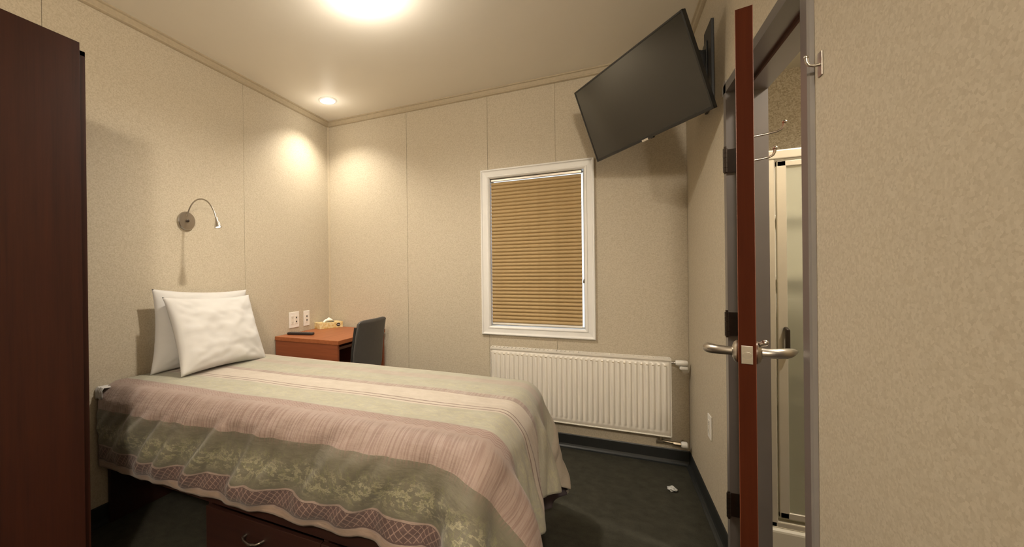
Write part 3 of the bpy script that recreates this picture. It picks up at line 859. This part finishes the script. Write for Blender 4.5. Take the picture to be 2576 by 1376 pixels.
bm = new(); lathe(bm, [(0.0, 0.0505), (0.016, 0.0535), (0.016, 0.0545), (0.0, 0.0555)], q, 20); part('diffuser', bm, 'lamp_diode', hh, True)

# ------------------------------------------------------------------ wall plates
def wall_plate(name, label, cat, o, ax_h, ax_n, gangs, w, h, kind):
    """o: centre on wall, ax_h: horizontal axis, ax_n: out of the wall"""
    o = Vector(o); a = Vector(ax_h); n = Vector(ax_n)
    t = thing(name, label, cat, tuple(o))
    B = Matrix(((a.x, 0, n.x, o.x), (a.y, 0, n.y, o.y), (a.z, 1, n.z, o.z), (0, 0, 0, 1)))
    bm = new(); box(bm, (-w/2, -h/2, 0.0002), (w/2, h/2, 0.006), 0.002, rot=B); part('cover_plate', bm, 'white_plastic', t)
    for gi in range(gangs):
        cx = (gi-(gangs-1)/2)*0.046
        kd = kind[gi]
        if kd == 'outlet':
            bm = new(); box(bm, (cx-0.0165, -0.034, 0.004), (cx+0.0165, 0.034, 0.0085), 0.002, rot=B); ins = part('receptacle', bm, 'white_enamel', t)
            bm = new()
            for s in (-1, 1):
                for dx in (-0.0065, 0.0065): box(bm, (cx+dx-0.001, s*0.019-0.004, 0.0082), (cx+dx+0.001, s*0.019+0.005, 0.0088), rot=B)
                cyl(bm, B @ Vector((cx, s*0.019-0.0085, 0.0082)), B @ Vector((cx, s*0.019-0.0085, 0.0088)), 0.0022, seg=10)
            part('slots', bm, 'dark_slot', ins)['kind'] = 'stuff'
        elif kd == 'jack':
            bm = new(); box(bm, (cx-0.0165, -0.034, 0.004), (cx+0.0165, 0.034, 0.0080), 0.002, rot=B); ins = part('jack_insert', bm, 'white_enamel', t)
            bm = new()
            for s in (-1, 1): box(bm, (cx-0.007, s*0.016-0.006, 0.0078), (cx+0.007, s*0.016+0.006, 0.0084), rot=B)
            part('jack_port', bm, 'dark_slot', ins)['kind'] = 'stuff'
        else:
            bm = new(); box(bm, (cx-0.0165, -0.034, 0.004), (cx+0.0165, 0.034, 0.0105), 0.003, rot=B); part('rocker', bm, 'white_enamel', t)
wall_plate('power_outlet', 'double-width white outlet plate on the wall left above the desk', 'outlet', (0, -0.483, 0.862), (0, 1, 0), (1, 0, 0), 2, 0.116, 0.125, ('outlet', 'jack'))
wall_plate('wall_jack', 'narrow white wall plate beside the tissue box corner', 'outlet', (0, -0.331, 0.860), (0, 1, 0), (1, 0, 0), 1, 0.074, 0.125, ('jack',))
wall_plate('power_outlet', 'white outlet plate low on the wall between radiator and bathroom door', 'outlet', (W, -0.592, 0.447), (0, -1, 0), (-1, 0, 0), 1, 0.072, 0.116, ('outlet',))
wall_plate('power_outlet', 'white outlet plate low between wardrobe and bed head', 'outlet', (0, -1.990, 0.560), (0, 1, 0), (1, 0, 0), 1, 0.074, 0.120, ('outlet',))

# ------------------------------------------------------------------ desk
dk = thing('desk', 'small orange-brown wooden desk in the corner behind the bed', 'desk', (0.29, -0.36, 0))
DX1, DYN, DYB = 0.585, -0.700, -0.030
bm = new(); box(bm, (0.008, DYN-0.004, 0.730), (DX1, DYB, 0.760), 0.003, 3); part('desk_top', bm, 'desk_wood', dk)
bm = new(); box(bm, (0.012, DYN, 0.0), (DX1-0.010, DYN+0.022, 0.7295), 0.001); part('side_panel', bm, 'desk_side_wood', dk)
bm = new(); box(bm, (0.012, DYB-0.024, 0.0), (DX1-0.010, DYB-0.002, 0.7295), 0.001); part('side_panel', bm, 'desk_side_wood', dk)
bm = new(); box(bm, (0.03, DYN+0.0225, 0.30), (0.048, DYB-0.0245, 0.7295)); part('modesty_panel', bm, 'desk_side_wood', dk)
bm = new(); box(bm, (0.06, DYN+0.0225, 0.655), (0.45, DYB-0.0245, 0.675)); part('keyboard_shelf', bm, 'desk_side_wood', dk)

# remote
rm = thing('remote_control', 'black remote control lying on the desk edge nearest the bed', 'remote', (0.135, -0.560, 0.76))
RM = Matrix.Translation((0.135, -0.560, 0.7602)) @ Matrix.Rotation(math.radians(14), 4, 'Z')
bm = new(); box(bm, (-0.105, -0.022, 0.0), (0.105, 0.022, 0.018), 0.006, 3, rot=RM); part('casing', bm, 'remote_plastic', rm, True)
for i in range(9):
    for j in range(3):
        bm = new(); cyl(bm, RM @ Vector((-0.08+i*0.018, -0.012+j*0.012, 0.0175)), RM @ Vector((-0.08+i*0.018, -0.012+j*0.012, 0.0195)), 0.0035, seg=8); part('button', bm, 'rubber_button', rm)

# tissue box
tb = thing('tissue_box', 'cream floral tissue box with a tissue pulled up, back corner of the desk', 'tissue box', (0.155, -0.175, 0.76))
a0 = Vector((0.085, -0.262, 0)); a1 = Vector((0.175, -0.062, 0)); ld = (a1-a0).normalized(); wdv = Vector((-ld.y, ld.x, 0))
TB = Matrix(((ld.x, wdv.x, 0, a0.x), (ld.y, wdv.y, 0, a0.y), (0, 0, 1, 0.7602), (0, 0, 0, 1)))
TL, TW, TH = 0.225, 0.072, 0.050
TB = TB @ Matrix.Translation((0, 0, 0))
bm = new(); box(bm, (0, -0.0, 0), (TL, TW+0.035, TH), 0.0015, rot=TB); part('carton', bm, 'tissue_box_print', tb)
cxx, cyy = TL/2, (TW+0.035)/2
bm = new()
vs_ = [bm.verts.new(TB @ Vector((cxx+0.06*math.cos(t), cyy+0.022*math.sin(t), TH+0.0008))) for t in [2*PI*i/24 for i in range(24)]]
bm.faces.new(vs_); r_ = bmesh.ops.extrude_face_region(bm, geom=bm.faces[:]); bmesh.ops.translate(bm, vec=(0, 0, -0.0006), verts=[v for v in r_['geom'] if isinstance(v, bmesh.types.BMVert)])
part('opening', bm, 'dark_slot', tb)
bm = new(); n = 20; g_ = []
for i in range(n+1):
    row = []
    for j in range(7):
        u = i/n*2-1; v = j/6*2-1
        hgt = 0.034*max(0, 1-abs(u)**1.7)*(1-0.55*v*v)*(1+0.12*math.sin(u*6+v*2))
        row.append(bm.verts.new(TB @ Vector((cxx+u*0.052, cyy+v*0.020*(1-0.25*abs(u))+0.004*math.sin(u*7), TH+0.001+hgt))))
    g_.append(row)
for i in range(n):
    for j in range(6): bm.faces.new((g_[i][j], g_[i+1][j], g_[i+1][j+1], g_[i][j+1]))
tt = part('tissue', bm, 'tissue_paper', tb, True); tt.modifiers.new('t', 'SOLIDIFY').thickness = 0.001
bm = new(); mtb = TB @ Matrix.Translation((TL*0.80, -0.0006, TH*0.52)) @ Matrix.Rotation(PI/2, 4, 'X')
lathe(bm, [(0.0, 0.0), (0.017, 0.0), (0.017, 0.0006), (0.0, 0.0007)], mtb @ Matrix.Diagonal((1.15, 0.85, 1, 1)), 28); lg = part('oval_emblem', bm, 'remote_plastic', tb)
bm = new(); mt2 = mtb @ Matrix.Translation((0, 0, 0.0008))
for dx, w_ in ((-0.009, 0.004), (-0.003, 0.005), (0.0035, 0.004), (0.0095, 0.004)): box(bm, (dx-w_/2, -0.003, 0), (dx+w_/2, 0.003, 0.0004), 0, rot=mt2)
part('emblem_marks', bm, 'tissue_paper', lg)

# ------------------------------------------------------------------ chair
ch = thing('desk_chair', 'charcoal grey plastic-backed chair tucked against the desk', 'chair', (0.55, -0.50, 0))
CYC = -0.525
bm = new(); n, m_ = 16, 16; gf = []
for i in range(n+1):
    row = []
    for j in range(m_+1):
        u = -1+2*i/n; v = j/m_
        hw = 0.205-0.012*v if v > 0.1 else 0.185+0.2*v
        ycoord = CYC+u*hw*(1-0.03*(abs(v-0.5)*2)**4)
        x = 0.738+0.04*v*v-0.020*u*u-0.01*(1-v)
        z = 0.52+0.385*v-0.02*abs(u)**3*(v > 0.8)*0 - (0.016*abs(u)**8 if v > 0.97 else 0)
        row.append(bm.verts.new((x, ycoord, z)))
    gf.append(row)
for i in range(n):
    for j in range(m_): bm.faces.new((gf[i][j], gf[i+1][j], gf[i+1][j+1], gf[i][j+1]))
o = part('backrest', bm, 'chair_plastic', ch, True); md = o.modifiers.new('t', 'SOLIDIFY'); md.thickness = 0.012; md.offset = 0
bm = new(); box(bm, (0.30, CYC-0.21, 0.435), (0.70, CYC+0.21, 0.465), 0.013, 3); part('seat', bm, 'chair_plastic', ch, True)
for s in (-1, 1):
    bm = new(); tube(bm, [(0.60, CYC+s*0.19, 0.43), (0.675, CYC+s*0.195, 0.46), (0.700, CYC+s*0.196, 0.55), (0.712, CYC+s*0.196, 0.70), (0.735, CYC+s*0.19, 0.86)], 0.010, 12); part('back_support', bm, 'black_metal', ch, True)
    bm = new(); tube(bm, [(0.36, CYC+s*0.19, 0.43), (0.33, CYC+s*0.20, 0.01)], 0.011, 12); part('leg', bm, 'black_metal', ch, True)
    bm = new(); tube(bm, [(0.66, CYC+s*0.19, 0.43), (0.75, CYC+s*0.20, 0.01)], 0.011, 12); part('leg', bm, 'black_metal', ch, True)
    bm = new(); tube(bm, [(0.34, CYC+s*0.19, 0.425), (0.70, CYC+s*0.19, 0.425)], 0.009, 10); part('seat_rail', bm, 'black_metal', ch, True)

# ------------------------------------------------------------------ blind
bl = thing('window_blind', 'tan pleated cellular blind pulled down over the window', 'blind', ((WX0+WX1)/2, 0.02, WZ0))
bx0, bx1 = WX0+0.009, WX1-0.022
zt, zb_ = WZ1-0.006, WZ0+0.012
bm = new(); box(bm, (bx0-0.002, 0.014, zt-0.020), (bx1+0.004, 0.050, zt), 0.003); part('headrail', bm, 'satin_nickel', bl)
NP = 40
zt2, zb2 = zt-0.024, zb_+0.014
pm = None
ph = (zt2-zb2)/NP
def pleat_mesh():
    bm = new(); k_ = 6
    # closed honeycomb cell, rounded front and back, origin at bottom centre
    prof = []
    for i in range(k_+1):
        t = i/k_; prof.append((-0.011*math.sin(PI*t)**0.75-0.001, t*ph))
    back = [(0.011*math.sin(PI*(1-i/k_))**0.75+0.001, (1-i/k_)*ph) for i in range(k_+1)]
    pr = prof+back
    L = bx1-bx0
    A = [bm.verts.new((0, y, z)) for y, z in pr]; B = [bm.verts.new((L, y, z)) for y, z in pr]
    n = len(pr)
    for i in range(n): bm.faces.new((A[i], A[(i+1) % n], B[(i+1) % n], B[i]))
    me = bpy.data.meshes.new('pleat'); bmesh.ops.recalc_face_normals(bm, faces=bm.faces); bm.to_mesh(me); bm.free()
    me.materials.append(M['blind_fabric']); return me
pme = pleat_mesh()
for i in range(NP):
    o = bpy.data.objects.new('pleat', pme); COL.objects.link(o); o.parent = bl
    o.location = (bx0-bl.location.x, 0.030-bl.location.y, zb2+i*ph-bl.location.z)
bm = new(); box(bm, (bx0, 0.018, zb_), (bx1, 0.044, zb_+0.0135), 0.004); part('bottom_rail', bm, 'white_enamel', bl)
bm = new(); tube(bm, [(WX1-0.010, 0.010, zt-0.02), (WX1-0.010, 0.006, 1.55), (WX1-0.010, 0.006, 1.17)], 0.0009, 6)
cd = part('pull_cord', bm, 'white_plastic', bl)
bm = new(); lathe(bm, [(0, 0), (0.006, 0.002), (0.007, 0.012), (0.003, 0.030), (0, 0.032)], Matrix.Translation((WX1-0.010, 0.006, 1.14)), 12); part('tassel', bm, 'grey_frame_paint', cd, True)

# ------------------------------------------------------------------ radiator
RX0, RX1, RZ0, RZ1, RYF, RYB = 1.494, 2.622, 0.194, 0.680, -0.100, -0.035
rd = thing('radiator', 'white ribbed panel radiator mounted beneath the window', 'radiator', ((RX0+RX1)/2, -0.06, RZ0))
def rib_panel(y0, sgn, nfl=34):
    bm = new()
    pit = (RX1-RX0-0.036)/nfl
    zs = [RZ0+0.006, RZ0+0.030, RZ0+0.040, RZ0+0.052, RZ1-0.060, RZ1-0.048, RZ1-0.040, RZ1-0.012]
    am = [0, 0, 0.45, 1, 1, 0.6, 0, 0]
    xs = []; hs = []
    xs.append(RX0+0.004); hs.append(0)
    for i in range(nfl):
        x0 = RX0+0.018+i*pit
        for f, h in ((0.04, 0.0), (0.20, 0.0), (0.34, 0.75), (0.42, 1), (0.62, 1), (0.70, 0.75), (0.86, 0)):
            xs.append(x0+f*pit); hs.append(h)
    xs.append(RX1-0.004); hs.append(0)
    g = []
    for x, h in zip(xs, hs):
        g.append([bm.verts.new((x, y0-sgn*(0.0085*(h*a)-0.0), z)) for z, a in zip(zs, am)])
    for i in range(len(xs)-1):
        for j in range(len(zs)-1): bm.faces.new((g[i][j], g[i+1][j], g[i+1][j+1], g[i][j+1]))
    return bm
o = part('front_panel', rib_panel(RYF+0.0085, 1), 'white_enamel', rd, True); o.modifiers.new('t', 'SOLIDIFY').thickness = 0.0015
o = part('rear_panel', rib_panel(RYB-0.012, -1), 'white_enamel', rd, True); o.modifiers.new('t', 'SOLIDIFY').thickness = 0.0015
# tan dashes standing in for the shade at the pressed flute tops
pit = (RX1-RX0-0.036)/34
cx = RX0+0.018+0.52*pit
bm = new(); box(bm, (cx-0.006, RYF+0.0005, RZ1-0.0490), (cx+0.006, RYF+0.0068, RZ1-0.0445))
dash0 = part('rib_shade', bm, 'trim_vinyl', rd)
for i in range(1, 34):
    c = dash0.copy(); COL.objects.link(c); c.location.x = i*pit
# side covers and top grille
for x in (RX0, RX1-0.004):
    bm = new(); box(bm, (x, RYF+0.001, RZ0+0.006), (x+0.004, RYB, RZ1), 0.0015); part('side_cover', bm, 'white_enamel', rd)
bm = new(); box(bm, (RX0, RYF+0.001, RZ1-0.014), (RX1, RYF+0.004, RZ1), 0.001); box(bm, (RX0, RYB-0.003, RZ1-0.014), (RX1, RYB, RZ1), 0.001)
nb = 40
for i in range(nb+1):
    x = RX0+0.003+(RX1-RX0-0.012)*i/nb; box(bm, (x, RYF+0.003, RZ1-0.006), (x+0.006, RYB-0.002, RZ1-0.001))
part('top_grille', bm, 'white_enamel', rd)['kind'] = 'stuff'
bm = new(); box(bm, (RX0+0.004, RYF+0.0025, RZ0), (RX1-0.004, RYF+0.010, RZ0+0.007), 0.001); part('bottom_lip', bm, 'white_enamel', rd)
for x in (1.90, 2.25):
    bm = new(); box(bm, (x, RYF+0.006, RZ1-0.001), (x+0.03, RYF+0.018, RZ1+0.003), 0.001); part('clip', bm, 'white_enamel', rd)
for x in (RX0+0.16, RX1-0.16):
    bm = new(); box(bm, (x-0.015, RYB, RZ0+0.05), (x+0.015, -0.0003, RZ1-0.08), 0.002); part('wall_bracket', bm, 'white_enamel', rd)
# thermostatic valve
bm = new()
q = Matrix.Translation((RX1, -0.068, 0.652)) @ Matrix.Rotation(PI/2, 4, 'Y')
lathe(bm, [(0, 0), (0.008, 0), (0.008, 0.012), (0.011, 0.014), (0.011, 0.026), (0, 0.026)], q, 20); part('valve_body', bm, 'chrome', rd, True)
bm = new()
lathe(bm, [(0, 0.024), (0.013, 0.024), (0.017, 0.030), (0.0185, 0.060), (0.018, 0.082), (0.014, 0.088), (0, 0.089)], q, 24); vh = part('thermostat_head', bm, 'white_plastic', rd, True)
bm = new(); box(bm, (RX1+0.045, -0.080, 0.612), (RX1+0.090, -0.035, 0.634), 0.006, 3); cyl(bm, (RX1+0.075, -0.058, 0.625), (RX1+0.075, -0.058, 0.645), 0.010); part('valve_bracket', bm, 'white_plastic', rd, True)
# return pipe and lockshield at the floor
bm = new()
tube(bm, [(2.560, -0.070, 0.196), (2.560, -0.070, 0.168), (2.566, -0.070, 0.160), (2.60, -0.070, 0.158), (2.680, -0.070, 0.152)], 0.009, 12)
part('return_pipe', bm, 'brass_pipe', rd, True)
bm = new(); cyl(bm, (2.630, -0.070, 0.155), (2.668, -0.070, 0.153), 0.014, seg=8); cyl(bm, (2.545, -0.070, 0.160), (2.575, -0.070, 0.160), 0.013, seg=6); part('union_nut', bm, 'brass_pipe', rd)
bm = new(); lathe(bm, [(0, 0), (0.016, 0.001), (0.020, 0.010), (0.020, 0.030), (0.015, 0.036), (0, 0.037)], Matrix.Translation((2.670, -0.070, 0.152)) @ Matrix.Rotation(PI/2, 4, 'Y'), 20); part('lockshield_cap', bm, 'white_plastic', rd, True)
bm = new(); cyl(bm, (2.690, -0.060, 0.150), (2.690, -0.0005, 0.150), 0.009, seg=12); part('wall_pipe', bm, 'brass_pipe', rd, True)

# ------------------------------------------------------------------ television
TVW, TVH = 0.77, 0.438
tvc = Vector((2.397, -0.662, 2.105))
TM = Matrix.Translation(tvc) @ Matrix.Rotation(-0.911, 4, 'Z') @ Matrix.Rotation(0.333, 4, 'X') @ Matrix.Rotation(-0.036, 4, 'Y')
tv = thing('television', 'black flat television tilted down high in the right corner on a wall arm', 'television', tuple(tvc))
bm = new(); box(bm, (-TVW/2, 0.002, -TVH/2), (TVW/2, 0.020, TVH/2), 0.003, 3, rot=TM); part('casing', bm, 'tv_bezel', tv)
bm = new(); box(bm, (-TVW/2+0.10, 0.018, -TVH/2+0.03), (TVW/2-0.10, 0.052, TVH/2-0.13), 0.012, 3, rot=TM); part('rear_housing', bm, 'tv_back', tv)
bz = 0.009
bm = new()
for a, b in (((-TVW/2, -TVH/2), (-TVW/2+bz, TVH/2)), ((TVW/2-bz, -TVH/2), (TVW/2, TVH/2)), ((-TVW/2, TVH/2-bz), (TVW/2, TVH/2)), ((-TVW/2, -TVH/2), (TVW/2, -TVH/2+bz+0.005))):
    box(bm, (a[0], -0.0015, a[1]), (b[0], 0.006, b[1]), 0.001, rot=TM)
part('bezel', bm, 'tv_bezel', tv)
bm = new(); box(bm, (-TVW/2+bz, 0.0005, -TVH/2+bz+0.005), (TVW/2-bz, 0.003, TVH/2-bz), rot=TM); part('screen', bm, 'tv_screen', tv)
bm = new(); box(bm, (-0.024, -0.003, -TVH/2-0.006), (0.020, 0.008, -TVH/2+0.006), 0.002, rot=TM)
part('badge', bm, 'chrome', tv)
bm = new(); box(bm, (0.030, -0.001, -TVH/2-0.007), (0.050, 0.010, -TVH/2+0.002), 0.002, rot=TM); part('sensor', bm, 'tv_bezel', tv)
# articulated mount
ma = TM @ Vector((0.06, 0.052, -0.01))
wp = Vector((W-0.012, -0.640, 2.230))
tvm = thing('television_mount', 'black metal wall arm holding the television', 'wall mount', tuple(wp))
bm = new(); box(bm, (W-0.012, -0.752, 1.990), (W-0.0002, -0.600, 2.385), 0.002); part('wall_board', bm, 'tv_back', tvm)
bm = new(); box(bm, (W-0.018, wp.y-0.04, wp.z-0.09), (W-0.012, wp.y+0.04, wp.z+0.09), 0.002); part('wall_plate', bm, 'black_metal', tvm)
j1 = wp+Vector((-0.035, 0, 0)); j2 = Vector((2.585, -0.470, 2.190))
bm = new()
for dz in (-0.05, 0.05): cyl(bm, j1+Vector((0, 0, dz-0.012)), j1+Vector((0, 0, dz+0.012)), 0.016, seg=16)
box(bm, (W-0.050, wp.y-0.012, wp.z-0.06), (W-0.017, wp.y+0.012, wp.z+0.06), 0.002)
part('pivot', bm, 'black_metal', tvm, True)
bm = new(); tube(bm, [j1+Vector((0, 0, 0.05)), j2+Vector((0, 0, 0.05))], 0.011, 10); tube(bm, [j1+Vector((0, 0, -0.05)), j2+Vector((0, 0, -0.05))], 0.011, 10)
cyl(bm, j2+Vector((0, 0, -0.065)), j2+Vector((0, 0, 0.065)), 0.015, seg=14)
part('arm', bm, 'black_metal', tvm, True)
bm = new(); tube(bm, [j2, ma], 0.013, 10); part('arm', bm, 'black_metal', tvm, True)
bm = new(); box(bm, (0.0, 0.0525, -0.11), (0.12, 0.058, 0.09), 0.002, rot=TM); part('head_plate', bm, 'black_metal', tvm)

# ------------------------------------------------------------------ litter on the carpet
bm = new()
bmesh.ops.create_icosphere(bm, subdivisions=3, radius=0.022, matrix=Matrix.Translation((2.585, -0.385, 0.014)))
for v in bm.verts:
    n_ = noise.noise(v.co*70)*0.010
    v.co += Vector((n_, noise.noise(v.co*60+Vector((5, 5, 5)))*0.010, 0)); v.co.z = max(0.001, 0.012+(v.co.z-0.014)*0.55+noise.noise(v.co*90)*0.006)
tag(link('crumpled_wrapper', bm, 'wrapper_film'), 'small crumpled clear wrapper lying on the dark carpet', 'litter')
